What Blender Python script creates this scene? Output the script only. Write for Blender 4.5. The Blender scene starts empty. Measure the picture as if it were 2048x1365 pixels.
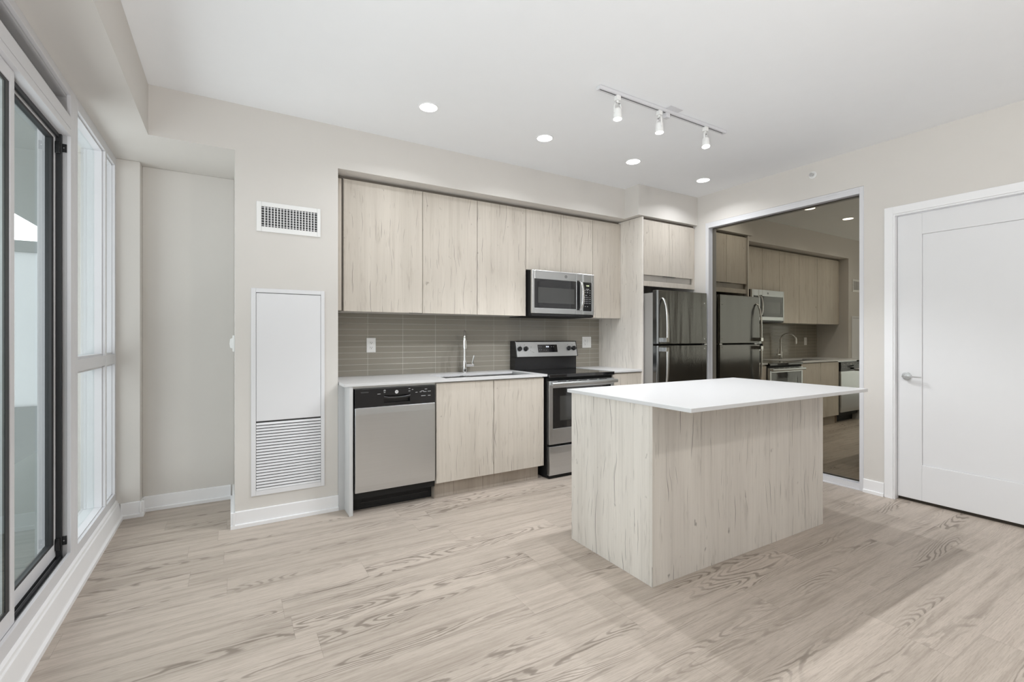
import bpy, bmesh, math, random
from mathutils import Vector, Matrix
from math import sin, cos, pi, radians
random.seed(7)
C = bpy.context.scene.collection
sc = bpy.context.scene
D = bpy.data

# ------------------------------------------------------------ camera, sky, exposure
CAM_H = 1.245
cd = D.cameras.new('camera'); cam = D.objects.new('camera', cd); C.objects.link(cam)
cam.location = (0, 0, CAM_H); cam.rotation_euler = (radians(90), 0, radians(-30.955))
cd.sensor_width = 36; cd.lens = 937.627 / 2048 * 36; cd.shift_y = -8.04 / 2048
cd.clip_start = .02; cd.clip_end = 200
sc.camera = cam
w = D.worlds.new('sky'); sc.world = w; w.use_nodes = True
bg = w.node_tree.nodes['Background']
bg.inputs[0].default_value = (.95, .97, 1.0, 1); bg.inputs[1].default_value = 4.2
vs = sc.view_settings
vs.view_transform = 'Standard'; vs.look = 'None'; vs.gamma = 1; vs.use_curve_mapping = False
vs.exposure = -0.3
sc.cycles.use_denoising = True
sc.cycles.max_bounces = 10; sc.cycles.diffuse_bounces = 6; sc.cycles.glossy_bounces = 5
sc.cycles.transparent_max_bounces = 12
sc.cycles.sample_clamp_indirect = 6.0
sc.cycles.caustics_reflective = False; sc.cycles.caustics_refractive = False
DOWN_W, TRACK_W, LIVING_W, UP_W = 6.0, 58, 10.5, 34      # lamp powers
NEUTRAL = (.95, .975, 1.0); WARM = (1.0, .965, .92)

def lamp(name, loc, power, size_deg, blend, radius, col, parent=None, aim=None):
    l = D.lights.new(name, 'SPOT'); l.energy = power; l.spot_size = radians(size_deg); l.spot_blend = blend
    l.shadow_soft_size = radius; l.color = col
    o = D.objects.new(name, l); C.objects.link(o)
    if parent is not None:
        o.parent = parent; o.location = Vector(loc) - parent.location
    else: o.location = loc
    if aim: o.rotation_euler = (Vector(aim) - Vector(loc)).to_track_quat('-Z', 'Y').to_euler()
    return o
# the living room behind the camera: two hanging ceiling lamps, plus unseen uplights added as fill to brighten the ceiling
for p, k in (((1.55, -.15, 2.47), 4.4), ((2.95, -1.0, 2.47), 1.0)):
    l = D.lights.new('living_room_lamp', 'POINT'); l.energy = LIVING_W*k; l.shadow_soft_size = .05; l.color = WARM
    o = D.objects.new('living_room_lamp', l); C.objects.link(o); o.location = p
for p, k in (((-.25, .1, .7), 3.8), ((3.2, -1.1, 1.0), .6), ((1.9, -2.4, 1.0), .6)):
    lamp('added_fill_uplight', p, UP_W*k, 168, .35, .12, NEUTRAL, None, (p[0], p[1], 3))
# daylight enters by the window wall: a portal guides the sky's samples there
pl = D.lights.new('window_daylight_portal', 'AREA'); pl.shape = 'RECTANGLE'; pl.size = 2.4; pl.size_y = 6.4
pl.cycles.is_portal = True
po = D.objects.new('window_daylight_portal', pl); C.objects.link(po)
po.location = (-.86, .9, 1.3); po.rotation_euler = (0, radians(-90), 0)

# ------------------------------------------------------------ materials
def nt(name):
    m = D.materials.new(name); m.use_nodes = True
    t = m.node_tree
    return m, t, t.nodes['Principled BSDF']
def N(t, typ, **kw):
    n = t.nodes.new(typ)
    for k, v in kw.items():
        if k in n.inputs: n.inputs[k].default_value = v
        else: setattr(n, k, v)
    return n
def math_(t, op, a, b=None, c=None, clamp=False):
    n = t.nodes.new('ShaderNodeMath'); n.operation = op; n.use_clamp = clamp
    for i, v in enumerate((a, b, c)):
        if v is None: continue
        if hasattr(v, 'links'): t.links.new(v, n.inputs[i])
        else: n.inputs[i].default_value = v
    return n.outputs[0]
def mixc(t, fac, a, b, mode='MIX'):
    n = t.nodes.new('ShaderNodeMix'); n.data_type = 'RGBA'; n.blend_type = mode
    for i, v in ((0, fac), (6, a), (7, b)):
        if hasattr(v, 'links'): t.links.new(v, n.inputs[i])
        elif i == 0: n.inputs[0].default_value = v
        else: n.inputs[i].default_value = (*v, 1) if len(v) == 3 else v
    return n.outputs[2]
def sstep(t, x, lo, hi):
    n = t.nodes.new('ShaderNodeMapRange'); n.interpolation_type = 'SMOOTHSTEP'
    t.links.new(x, n.inputs[0]); n.inputs[1].default_value = lo; n.inputs[2].default_value = hi
    return n.outputs[0]
def comb(t, x, y, z=0.0):
    n = t.nodes.new('ShaderNodeCombineXYZ')
    for i, v in enumerate((x, y, z)):
        if hasattr(v, 'links'): t.links.new(v, n.inputs[i])
        else: n.inputs[i].default_value = v
    return n.outputs[0]
def noise(t, vec, scale=1, detail=2, rough=.5, dist=0):
    n = N(t, 'ShaderNodeTexNoise', Scale=scale, Detail=detail, Roughness=rough, Distortion=dist)
    t.links.new(vec, n.inputs['Vector']); return n.outputs['Fac']
def pos(t):
    g = t.nodes.new('ShaderNodeNewGeometry'); s = t.nodes.new('ShaderNodeSeparateXYZ')
    t.links.new(g.outputs['Position'], s.inputs[0]); return s.outputs[0], s.outputs[1], s.outputs[2], g.outputs['Position']
def bump(t, b, h, strength, dist=.002):
    n = N(t, 'ShaderNodeBump', Strength=strength, Distance=dist); t.links.new(h, n.inputs['Height']); t.links.new(n.outputs[0], b.inputs['Normal'])

def plain(name, col, rough=.5, metal=0, spec=.5, var=.03, scale=9, bmp=0, coat=0, anis=0):
    m, t, b = nt(name)
    x, y, z, P = pos(t)
    f = noise(t, P, scale, 3)
    c0 = tuple(c * (1 - var) for c in col); c1 = tuple(min(1, c * (1 + var)) for c in col)
    t.links.new(mixc(t, f, c0, c1), b.inputs['Base Color'])
    b.inputs['Roughness'].default_value = rough; b.inputs['Metallic'].default_value = metal
    b.inputs['Specular IOR Level'].default_value = spec
    b.inputs['Coat Weight'].default_value = coat; b.inputs['Anisotropic'].default_value = anis
    if bmp: bump(t, b, noise(t, P, 260, 2), bmp, .001)
    return m

def wood(name, light, dark, crackcol, grain_strength=1.0, crack=1.0):
    """pale vertical-grain laminate: soft streaks, fine fibres, hairline cracks and smudged knots"""
    m, t, b = nt(name)
    x, y, z, P = pos(t)
    oi = t.nodes.new('ShaderNodeObjectInfo')
    r = oi.outputs['Random']
    h = math_(t, 'ADD', math_(t, 'ADD', x, y), math_(t, 'MULTIPLY', r, 41.0))
    zz = math_(t, 'ADD', z, math_(t, 'MULTIPLY', r, 13.0))
    def st(fh, fz, o=0.0, det=3, ro=.55): return noise(t, comb(t, math_(t, 'MULTIPLY', h, fh), math_(t, 'MULTIPLY', zz, fz), o), 1, det, ro)
    broad = st(5.0, .5)
    band = st(14, .35, 12.0, 2)
    fib = st(170, 3.0, 0, 3, .6)
    streak = st(42, 1.0, 3.1, 3, .6)
    wob = math_(t, 'ADD', math_(t, 'MULTIPLY', math_(t, 'SUBTRACT', st(2.0, 1.7, 8.0, 2), .5), .11), math_(t, 'MULTIPLY', math_(t, 'SUBTRACT', st(5, 5, 18.0, 2), .5), .030))
    hh = math_(t, 'ADD', h, wob)
    def crk(cw, thick, zf, thr, seed):
        q = math_(t, 'DIVIDE', hh, cw); c = math_(t, 'FLOOR', q)
        wn = N(t, 'ShaderNodeTexWhiteNoise', noise_dimensions='1D'); t.links.new(math_(t, 'ADD', c, seed), wn.inputs['W'])
        f = math_(t, 'MULTIPLY', math_(t, 'SUBTRACT', math_(t, 'SUBTRACT', math_(t, 'FRACT', q), .5), math_(t, 'MULTIPLY', math_(t, 'SUBTRACT', wn.outputs['Value'], .5), .62)), cw)
        n = noise(t, comb(t, math_(t, 'MULTIPLY', c, 13.7), math_(t, 'MULTIPLY', zz, zf), seed), 1, 1.5, .5)
        amp = sstep(t, n, thr, thr+.13)
        d = math_(t, 'DIVIDE', math_(t, 'ABSOLUTE', f), math_(t, 'ADD', math_(t, 'MULTIPLY', amp, thick), .00005))
        return math_(t, 'MULTIPLY', math_(t, 'SUBTRACT', 1.0, sstep(t, d, .35, 1.0)), sstep(t, amp, .02, .45))
    ck = math_(t, 'MAXIMUM', crk(.052, .0026, 2.6, .54, 3.0), math_(t, 'MULTIPLY', crk(.037, .0021, 4.6, .555, 57.0), .8))
    fleck = math_(t, 'MULTIPLY', crk(.011, .0012, 11.0, .60, 101.0), .6)
    smudge = math_(t, 'MULTIPLY', sstep(t, noise(t, comb(t, math_(t, 'MULTIPLY', hh, 17), math_(t, 'MULTIPLY', zz, 3.0), 30.0), 1, 3, .65), .55, .78), sstep(t, st(230, 10, 61.0, 2), .35, .7))
    knot = math_(t, 'MULTIPLY', sstep(t, noise(t, comb(t, math_(t, 'MULTIPLY', hh, 24), math_(t, 'MULTIPLY', zz, 13), 44.0), 1, 2, .5), .70, .77), sstep(t, st(200, 40, 71.0, 2), .3, .6))
    c = mixc(t, sstep(t, broad, .3, .72), light, dark)
    c = mixc(t, math_(t, 'MULTIPLY', sstep(t, band, .5, .8), .12 * grain_strength), c, crackcol)
    c = mixc(t, math_(t, 'MULTIPLY', sstep(t, streak, .45, .8), .28 * grain_strength), c, crackcol)
    c = mixc(t, math_(t, 'MULTIPLY', sstep(t, fib, .4, .8), .16 * grain_strength), c, crackcol)
    c = mixc(t, math_(t, 'MULTIPLY', smudge, .85 * crack), c, crackcol)
    c = mixc(t, math_(t, 'MULTIPLY', knot, .75 * crack), c, tuple(v * .6 for v in crackcol))
    c = mixc(t, math_(t, 'MULTIPLY', fleck, .55 * crack), c, crackcol)
    c = mixc(t, math_(t, 'MULTIPLY', ck, .80 * crack), c, tuple(v * .5 for v in crackcol))
    t.links.new(c, b.inputs['Base Color'])
    b.inputs['Roughness'].default_value = .5; b.inputs['Specular IOR Level'].default_value = .35
    bump(t, b, fib, .12, .0006)
    return m

def floor_mat():
    m, t, b = nt('oak_plank_floor')
    x, y, z, P = pos(t)
    W, L = .18, 1.22
    yy = math_(t, 'ADD', y, .047)
    row = math_(t, 'FLOOR', math_(t, 'DIVIDE', yy, W))
    wn = N(t, 'ShaderNodeTexWhiteNoise', noise_dimensions='1D'); t.links.new(row, wn.inputs['W'])
    xs = math_(t, 'ADD', math_(t, 'DIVIDE', x, L), math_(t, 'MULTIPLY', wn.outputs['Value'], 7.3))
    col = math_(t, 'FLOOR', xs)
    wn2 = N(t, 'ShaderNodeTexWhiteNoise', noise_dimensions='2D'); t.links.new(comb(t, row, col), wn2.inputs['Vector'])
    r = wn2.outputs['Value']
    fy = math_(t, 'FRACT', math_(t, 'DIVIDE', yy, W)); fx = math_(t, 'FRACT', xs)
    ey = math_(t, 'MULTIPLY', math_(t, 'MINIMUM', fy, math_(t, 'SUBTRACT', 1.0, fy)), W)
    ex = math_(t, 'MULTIPLY', math_(t, 'MINIMUM', fx, math_(t, 'SUBTRACT', 1.0, fx)), L)
    seam = math_(t, 'SUBTRACT', 1.0, sstep(t, math_(t, 'MINIMUM', ex, ey), .0004, .0016))
    gx = math_(t, 'ADD', x, math_(t, 'MULTIPLY', r, 57.0)); gy = math_(t, 'ADD', y, math_(t, 'MULTIPLY', r, 19.0))
    # cathedral figure
    n = noise(t, comb(t, math_(t, 'MULTIPLY', gx, 1.15), math_(t, 'MULTIPLY', gy, 8.5)), 1, 1.2, .45)
    fine = noise(t, comb(t, math_(t, 'MULTIPLY', gx, 14), math_(t, 'MULTIPLY', gy, 60), 2.2), 1, 2, .5)
    ph = math_(t, 'ADD', math_(t, 'MULTIPLY', n, 125.0), math_(t, 'MULTIPLY', fine, 4.5))
    ring = sstep(t, math_(t, 'SINE', ph), -.1, 1.0)
    figm = sstep(t, noise(t, comb(t, math_(t, 'MULTIPLY', gx, .85), math_(t, 'MULTIPLY', gy, 8.0), 9.0), 1, 1, .4), .50, .68)
    fib = noise(t, comb(t, math_(t, 'MULTIPLY', gx, 9), math_(t, 'MULTIPLY', gy, 210)), 1, 3, .65)
    pore = sstep(t, noise(t, comb(t, math_(t, 'MULTIPLY', gx, 22), math_(t, 'MULTIPLY', gy, 330), 4.0), 1, 2, .6), .55, .75)
    streak = noise(t, comb(t, math_(t, 'MULTIPLY', gx, 1.3), math_(t, 'MULTIPLY', gy, 24), 6.0), 1, 3, .6)
    base = mixc(t, r, FLOOR_A, FLOOR_B)
    c = mixc(t, math_(t, 'MULTIPLY', sstep(t, streak, .40, .80), .55), base, FLOOR_D)
    c = mixc(t, math_(t, 'MULTIPLY', sstep(t, fib, .35, .75), .36), c, FLOOR_D)
    c = mixc(t, math_(t, 'MULTIPLY', pore, .42), c, FLOOR_D)
    c = mixc(t, math_(t, 'MULTIPLY', math_(t, 'MULTIPLY', ring, figm), .72), c, tuple(v * .72 for v in FLOOR_D))
    c = mixc(t, math_(t, 'MULTIPLY', seam, .28), c, tuple(v * .5 for v in FLOOR_D))
    t.links.new(c, b.inputs['Base Color'])
    b.inputs['Roughness'].default_value = .52; b.inputs['Specular IOR Level'].default_value = .3
    bump(t, b, fib, .15, .0008)
    return m
FLOOR_A = (.53, .46, .40); FLOOR_B = (.46, .40, .345); FLOOR_D = (.225, .185, .15)

def tile_mat():
    m, t, b = nt('taupe_glass_tile')
    x, y, z, P = pos(t)
    def edge(v, o, p):
        f = math_(t, 'FRACT', math_(t, 'DIVIDE', math_(t, 'SUBTRACT', v, o), p))
        return math_(t, 'MULTIPLY', math_(t, 'MINIMUM', f, math_(t, 'SUBTRACT', 1.0, f)), p)
    ex = edge(x, .970 - 3.0, .3017); ez = edge(z, .966 - .49, .049)
    e = math_(t, 'MINIMUM', ex, ez)
    g = math_(t, 'SUBTRACT', 1.0, sstep(t, e, .0007, .0014))
    ci = math_(t, 'FLOOR', math_(t, 'DIVIDE', math_(t, 'SUBTRACT', x, .970 - 3.0), .3017))
    ri = math_(t, 'FLOOR', math_(t, 'DIVIDE', math_(t, 'SUBTRACT', z, .966 - .49), .049))
    wn = N(t, 'ShaderNodeTexWhiteNoise', noise_dimensions='2D'); t.links.new(comb(t, ci, ri), wn.inputs['Vector'])
    tc = mixc(t, wn.outputs['Value'], (.275, .255, .215), (.295, .272, .23))
    t.links.new(mixc(t, g, tc, (.56, .53, .47)), b.inputs['Base Color'])
    t.links.new(math_(t, 'ADD', math_(t, 'MULTIPLY', g, .5), .12), b.inputs['Roughness'])
    bump(t, b, sstep(t, e, .0004, .0022), .5, .0012)
    return m

def steel(name, col, rough, brush='x', wave=.05):
    m, t, b = nt(name)
    x, y, z, P = pos(t)
    h = math_(t, 'ADD', x, y)
    v = comb(t, math_(t, 'MULTIPLY', h, 2.0), math_(t, 'MULTIPLY', z, 420)) if brush == 'x' else comb(t, math_(t, 'MULTIPLY', h, 420), math_(t, 'MULTIPLY', z, 2.0))
    f = noise(t, v, 1, 2, .6)
    t.links.new(mixc(t, f, tuple(c * .92 for c in col), tuple(c * 1.06 for c in col)), b.inputs['Base Color'])
    b.inputs['Metallic'].default_value = 1
    t.links.new(math_(t, 'ADD', math_(t, 'MULTIPLY', f, .06), rough - .03), b.inputs['Roughness'])
    b.inputs['Anisotropic'].default_value = .35
    wv = noise(t, comb(t, math_(t, 'MULTIPLY', h, 7.0), math_(t, 'MULTIPLY', z, .8)), 1, 2, .5)
    bump(t, b, wv, wave, .03)
    return m
def emit(name, col, s):
    m, t, b = nt(name)
    b.inputs['Base Color'].default_value = (*col, 1); b.inputs['Emission Color'].default_value = (*col, 1)
    b.inputs['Emission Strength'].default_value = s
    return m
def pane_mat(name, tint, refl=1.0):
    m, t, b = nt(name); t.nodes.remove(b)
    out = t.nodes['Material Output']
    tr = N(t, 'ShaderNodeBsdfTransparent'); tr.inputs[0].default_value = (*tint, 1)
    gl = N(t, 'ShaderNodeBsdfGlossy'); gl.inputs['Roughness'].default_value = 0; gl.inputs[0].default_value = (.9, .97, .95, 1)
    fr = N(t, 'ShaderNodeFresnel', IOR=1.5)
    mx = N(t, 'ShaderNodeMixShader')
    bf = math_(t, 'SUBTRACT', 1.0, t.nodes.new('ShaderNodeNewGeometry').outputs['Backfacing'])
    t.links.new(math_(t, 'MULTIPLY', math_(t, 'MULTIPLY', fr.outputs[0], refl, clamp=True), bf), mx.inputs[0])
    t.links.new(tr.outputs[0], mx.inputs[1]); t.links.new(gl.outputs[0], mx.inputs[2]); t.links.new(mx.outputs[0], out.inputs[0])
    return m

M = {}
M['wall'] = plain('warm_white_paint', (.645, .62, .588), .75, spec=.2, var=.012, bmp=.05)
M['ceil'] = plain('ceiling_paint', (.875, .885, .90), .85, spec=.1, var=.01, bmp=.05)
M['trim'] = plain('white_trim_paint', (.83, .83, .84), .38, spec=.4, var=.01)
M['doorpaint'] = plain('white_door_paint', (.74, .74, .75), .42, spec=.4, var=.01)
M['floor'] = floor_mat()
M['wood'] = wood('pale_oak_laminate', (.62, .57, .505), (.545, .50, .44), (.34, .295, .245))
M['wood2'] = wood('pale_oak_laminate_island', (.73, .69, .635), (.64, .60, .55), (.36, .33, .295), 1.0, 1.1)
M['kick'] = wood('grey_oak_kick', (.44, .385, .33), (.36, .31, .26), (.22, .185, .15))
M['under'] = plain('cabinet_underside', (.62, .59, .55), .5, var=.03)
M['filler_gap_dark'] = plain('dark_filler_and_gap_shade', (.17, .15, .125), .7)
M['greymel'] = wood('grey_white_melamine', (.60, .60, .60), (.54, .54, .545), (.42, .42, .42), .8, .4)
M['quartz'] = plain('white_quartz', (.63, .63, .635), .28, spec=.5, var=.015, scale=40)
M['tile'] = tile_mat()
M['steel'] = steel('brushed_steel', (.655, .675, .69), .30)
M['steel_dark'] = steel('dark_brushed_steel', (.205, .204, .20), .2, 'z', .22)
M['steel_sink'] = steel('sink_steel', (.42, .42, .42), .35)
M['chrome'] = plain('chrome', (.82, .82, .82), .07, metal=1, var=.005)
M['satin'] = plain('satin_nickel', (.70, .70, .70), .2, metal=1, var=.01)
M['alu'] = plain('white_aluminium', (.66, .66, .68), .42, spec=.4, var=.01)
M['alu_grey'] = plain('grey_aluminium', (.44, .44, .45), .45, spec=.4, var=.02)
M['rubber'] = plain('black_rubber', (.015, .016, .018), .5)
M['black'] = plain('black_plastic', (.012, .012, .013), .22, spec=.5)
M['blackmatt'] = plain('black_matt', (.014, .014, .014), .6, spec=.3)
M['blackglass'] = plain('black_glass', (.008, .008, .009), .05, spec=.6, coat=.5)
M['ovenglass'] = plain('dark_oven_window', (.035, .036, .034), .12, spec=.8, coat=.5)
M['fridgeside'] = plain('grey_fridge_side', (.30, .29, .275), .45, var=.02)
M['platewhite'] = plain('white_plastic', (.82, .82, .81), .35, var=.01)
M['slot'] = plain('dark_slot', (.04, .04, .04), .6)
M['white_print'] = plain('white_print', (.62, .62, .62), .5)
M['grey_print'] = plain('grey_print', (.25, .25, .25), .5)
M['grille'] = plain('white_enamel', (.80, .80, .79), .4, var=.01)
M['panelgrey'] = plain('access_panel_enamel', (.72, .72, .735), .45, var=.01)
M['mirror'] = plain('smoked_mirror_glass', (.30, .275, .225), .0, metal=1, var=.0)
M['lens'] = emit('lamp_lens', (1, .98, .95), 14)
M['digit_white'] = emit('clock_digits', (.85, .9, 1), 1.6)
M['digit_green'] = emit('display_digits', (.85, .9, .6), .9)
M['pane'] = pane_mat('window_glass', (.89, .915, .91), 1.0)
M['concrete'] = plain('balcony_concrete', (.19, .207, .203), .8, var=.05)
M['balcfloor'] = plain('balcony_floor_concrete', (.14, .16, .156), .8, var=.06)
M['facade'] = plain('white_facade', (.25, .265, .27), .7, var=.03)
M['facade_grey'] = plain('grey_facade', (.075, .085, .085), .7, var=.03)
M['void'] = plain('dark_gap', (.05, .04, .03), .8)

# ------------------------------------------------------------ mesh helpers
class MB:
    def __init__(s): s.bm = bmesh.new(); s.smooth = False
    def box(s, x0, x1, y0, y1, z0, z1):
        x0, x1 = sorted((x0, x1)); y0, y1 = sorted((y0, y1)); z0, z1 = sorted((z0, z1))
        v = [s.bm.verts.new(p) for p in ((x0,y0,z0),(x1,y0,z0),(x1,y1,z0),(x0,y1,z0),(x0,y0,z1),(x1,y0,z1),(x1,y1,z1),(x0,y1,z1))]
        for f in ((3,2,1,0),(4,5,6,7),(0,1,5,4),(1,2,6,5),(2,3,7,6),(3,0,4,7)): s.bm.faces.new([v[i] for i in f])
        return s
    def prism(s, poly, axis, a, b):
        """poly: 2-D points in the plane across the axis ('x': (y,z); 'y': (x,z); 'z': (x,y))"""
        mk = {'x': lambda p, q: (q, p[0], p[1]), 'y': lambda p, q: (p[0], q, p[1]), 'z': lambda p, q: (p[0], p[1], q)}[axis]
        A = [s.bm.verts.new(mk(p, a)) for p in poly]; B = [s.bm.verts.new(mk(p, b)) for p in poly]
        n = len(poly)
        s.bm.faces.new(A[::-1]); s.bm.faces.new(B)
        for i in range(n): s.bm.faces.new((A[i], A[(i+1) % n], B[(i+1) % n], B[i]))
        return s
    def frame(s, axis, a, b, o, i):
        """rectangular ring: o/i = (u0,u1,v0,v1) outer and inner in the plane across axis"""
        u0, u1, v0, v1 = o; p0, p1, q0, q1 = i
        def bx(ua, ub, va, vb):
            if axis == 'x': s.box(a, b, ua, ub, va, vb)
            elif axis == 'y': s.box(ua, ub, a, b, va, vb)
            else: s.box(ua, ub, va, vb, a, b)
        bx(u0, p0, v0, v1); bx(p1, u1, v0, v1); bx(p0, p1, v0, q0); bx(p0, p1, q1, v1)
        return s
    def cyl(s, p0, p1, r0, r1=None, seg=24, caps=True):
        r1 = r0 if r1 is None else r1
        p0, p1 = Vector(p0), Vector(p1); d = (p1 - p0).normalized()
        u = d.orthogonal().normalized(); v = d.cross(u)
        A, B = [], []
        for k in range(seg):
            a = 2*pi*k/seg; w_ = u*cos(a) + v*sin(a)
            A.append(s.bm.verts.new(p0 + w_*r0)); B.append(s.bm.verts.new(p1 + w_*r1))
        for k in range(seg): s.bm.faces.new((A[k], A[(k+1) % seg], B[(k+1) % seg], B[k]))
        if caps: s.bm.faces.new(A[::-1]); s.bm.faces.new(B)
        s.smooth = True; return s
    def tube(s, pts, r, seg=14, flat=None):
        """swept tube; flat = (ru, rv, up) gives an oval section"""
        pts = [Vector(p) for p in pts]; rings = []
        for i, p in enumerate(pts):
            d = (pts[min(i+1, len(pts)-1)] - pts[max(i-1, 0)]).normalized()
            if flat: u = Vector(flat[2]); u = (u - d*u.dot(d)).normalized()
            elif i == 0: u = d.orthogonal().normalized()
            else: u = (pu - d*pu.dot(d)).normalized()
            pu = u; v = d.cross(u)
            ru, rv = (flat[0], flat[1]) if flat else (r, r)
            rings.append([s.bm.verts.new(p + u*ru*cos(2*pi*k/seg) + v*rv*sin(2*pi*k/seg)) for k in range(seg)])
        for a, b in zip(rings, rings[1:]):
            for k in range(seg): s.bm.faces.new((a[k], a[(k+1) % seg], b[(k+1) % seg], b[k]))
        s.bm.faces.new(rings[0][::-1]); s.bm.faces.new(rings[-1])
        s.smooth = True; return s
    def ring(s, c, axis, ri, ro, h, seg=32):
        c = Vector(c); d = Vector(axis).normalized(); u = d.orthogonal().normalized(); v = d.cross(u)
        L = []
        for r, q in ((ri, 0), (ro, 0), (ro, h), (ri, h)):
            L.append([s.bm.verts.new(c + d*q + (u*cos(2*pi*k/seg) + v*sin(2*pi*k/seg))*r) for k in range(seg)])
        for a, b in ((0, 1), (1, 2), (2, 3), (3, 0)):
            for k in range(seg): s.bm.faces.new((L[a][k], L[a][(k+1) % seg], L[b][(k+1) % seg], L[b][k]))
        s.smooth = True; return s
    def text(s, body, size, loc, normal='-y', depth=.0006):
        cu = D.curves.new('lettering', 'FONT'); cu.body = body; cu.size = size; cu.extrude = depth; cu.align_x = 'CENTER'; cu.align_y = 'CENTER'
        o = D.objects.new('lettering', cu); C.objects.link(o)
        dg = bpy.context.evaluated_depsgraph_get(); me = o.evaluated_get(dg).to_mesh()
        R = Matrix.Rotation(radians(90), 4, 'X')
        T = Matrix.Translation(loc) @ R
        vv = [s.bm.verts.new(T @ v.co) for v in me.vertices]
        for p in me.polygons:
            try: s.bm.faces.new([vv[i] for i in p.vertices])
            except ValueError: pass
        o.evaluated_get(dg).to_mesh_clear(); D.objects.remove(o); D.curves.remove(cu)
        return s
    def build(s, name, mat, parent=None, bevel=0, seg=2, local=False):
        if parent is not None and not local:
            off = parent.location.copy(); q = parent.parent
            while q is not None: off += q.location; q = q.parent
            bmesh.ops.translate(s.bm, verts=s.bm.verts, vec=-off)
        bmesh.ops.recalc_face_normals(s.bm, faces=s.bm.faces)
        me = D.meshes.new(name); s.bm.to_mesh(me); s.bm.free()
        me.materials.append(M[mat] if isinstance(mat, str) else mat)
        o = D.objects.new(name, me); C.objects.link(o)
        if parent is not None: o.parent = parent
        if s.smooth:
            for p in me.polygons: p.use_smooth = True
            me.set_sharp_from_angle(angle=radians(35)) if hasattr(me, 'set_sharp_from_angle') else None
        if bevel:
            b = o.modifiers.new('bevel', 'BEVEL'); b.width = bevel; b.segments = seg; b.limit_method = 'ANGLE'; b.angle_limit = radians(40)
        return o
def bx(name, mat, parent, *b, bevel=.0012): return MB().box(*b).build(name, mat, parent, bevel)
def thing(name, label, cat, loc, group=None, rotz=0):
    o = D.objects.new(name, None); C.objects.link(o); o.empty_display_size = .05
    o.location = loc; o.rotation_euler = (0, 0, rotz); o['label'] = label; o['category'] = cat
    if group: o['group'] = group
    return o
def tag(o, label, cat, group=None):
    o['label'] = label; o['category'] = cat
    if group: o['group'] = group
    return o
def struct(o, label, cat):
    o['kind'] = 'structure'; o['label'] = label; o['category'] = cat; return o

# ------------------------------------------------------------ key dimensions (metres, camera at x=y=0)
XR = 4.367                      # right wall
ZC, ZB = 2.7665, 2.462          # ceiling, bulkhead underside
YB = 4.001                      # tiled face of the kitchen wall
YW = 3.542                      # face of the chase beside the kitchen and of the bulkhead
XF = -.67                       # face of the window frames
CT = .9196                      # counter top

# ------------------------------------------------------------ room shell
struct(MB().box(-.70, 4.55, -3.6, 4.32, -.06, 0).build('floor', 'floor'), 'greige oak plank floor', 'floor')
struct(MB().box(-.95, 4.55, -3.6, 4.32, ZC, ZC+.08).build('ceiling', 'ceil'), 'flat white ceiling', 'ceiling')
m = MB().box(-.95, -.4265, -3.6, 4.32, ZB, ZC); m.box(-.4265, .0234, YW, 4.32, ZB, ZC)
struct(m.build('wall_bulkhead', 'wall'), 'dropped bulkhead above the window wall and the alcove', 'bulkhead')
m = MB().box(.6627, 3.474, YW, 4.10, ZB, ZC); m.box(3.474, XR, 3.346, 4.10, ZB, ZC)
struct(m.build('wall_soffit', 'wall'), 'painted soffit above the kitchen cabinets', 'bulkhead')
struct(MB().box(.0234, .6627, YW, 4.32, 0, ZC).build('wall_chase', 'wall'), 'wide painted wall chase with the vent and the access panel', 'wall')
struct(MB().box(.6627, XR, YB+.008, 4.10, 0, ZB).build('wall_back', 'wall'), 'wall behind the kitchen cabinets', 'wall')
m = MB().box(-.54, .0234, 4.215, 4.32, 0, ZB); m.box(-.95, -.54, 4.12, 4.32, 0, ZB)
struct(m.build('wall_alcove', 'wall', None, .003), 'alcove wall beside the windows', 'wall')
m = MB().box(XR, 4.5, 3.245, 4.10, 0, ZC); m.box(XR, 4.5, 1.59, 1.778, 0, ZC); m.box(XR, 4.5, 1.778, 3.245, 2.464, ZC)
m.box(XR, 4.5, .70, 1.59, 2.186, ZC); m.box(XR, 4.5, -3.6, .70, 0, ZC)
struct(m.build('wall_right', 'wall'), 'right wall with the white door and the smoked glass panel', 'wall')
struct(MB().box(-.95, 4.5, -3.6, -3.5, 0, ZC).build('wall_front', 'wall'), 'wall behind the camera', 'wall')
struct(MB().box(-.78, XF, -3.5, -1.75, 0, ZB).build('wall_left', 'wall'), 'wall beside the windows behind the camera', 'wall')
struct(MB().box(.6627, 3.534, YB, YB+.008, CT, 1.475).build('wall_backsplash', 'tile'), 'stacked taupe glass tile backsplash', 'backsplash')

def base_profile(off):          # (distance from wall, z)
    return [(0, 0), (off, 0), (off, .0235), (off*.52, .0255), (off*.52, .1035), (off*.40, .107), (0, .107)]
m = MB()
m.prism([(YW - d, z) for d, z in base_profile(.025)], 'x', -.0018, .6627)
m.prism([(.0234 - d, z) for d, z in base_profile(.025)], 'y', YW-.0248, 4.215)
struct(m.build('baseboard_chase', 'trim', None, .001), 'white baseboard around the chase', 'baseboard')
m = MB()
m.prism([(4.215 - d, z) for d, z in base_profile(.022)], 'x', -.54, .0)
m.prism([(4.12 - d, z) for d, z in base_profile(.022)], 'x', -.645, -.5178)
m.prism([(-.54 + d, z) for d, z in base_profile(.022)], 'y', 4.0982, 4.215)
struct(m.build('baseboard_alcove', 'trim', None, .001), 'white baseboard in the alcove', 'baseboard')
m = MB().prism([(XR - d, z) for d, z in base_profile(.02)], 'y', 1.640, 1.779)
m.prism([(XR - d, z) for d, z in base_profile(.02)], 'y', -3.5, .63)
struct(m.build('baseboard_right', 'trim', None, .001), 'white baseboard along the right wall', 'baseboard')
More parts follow.
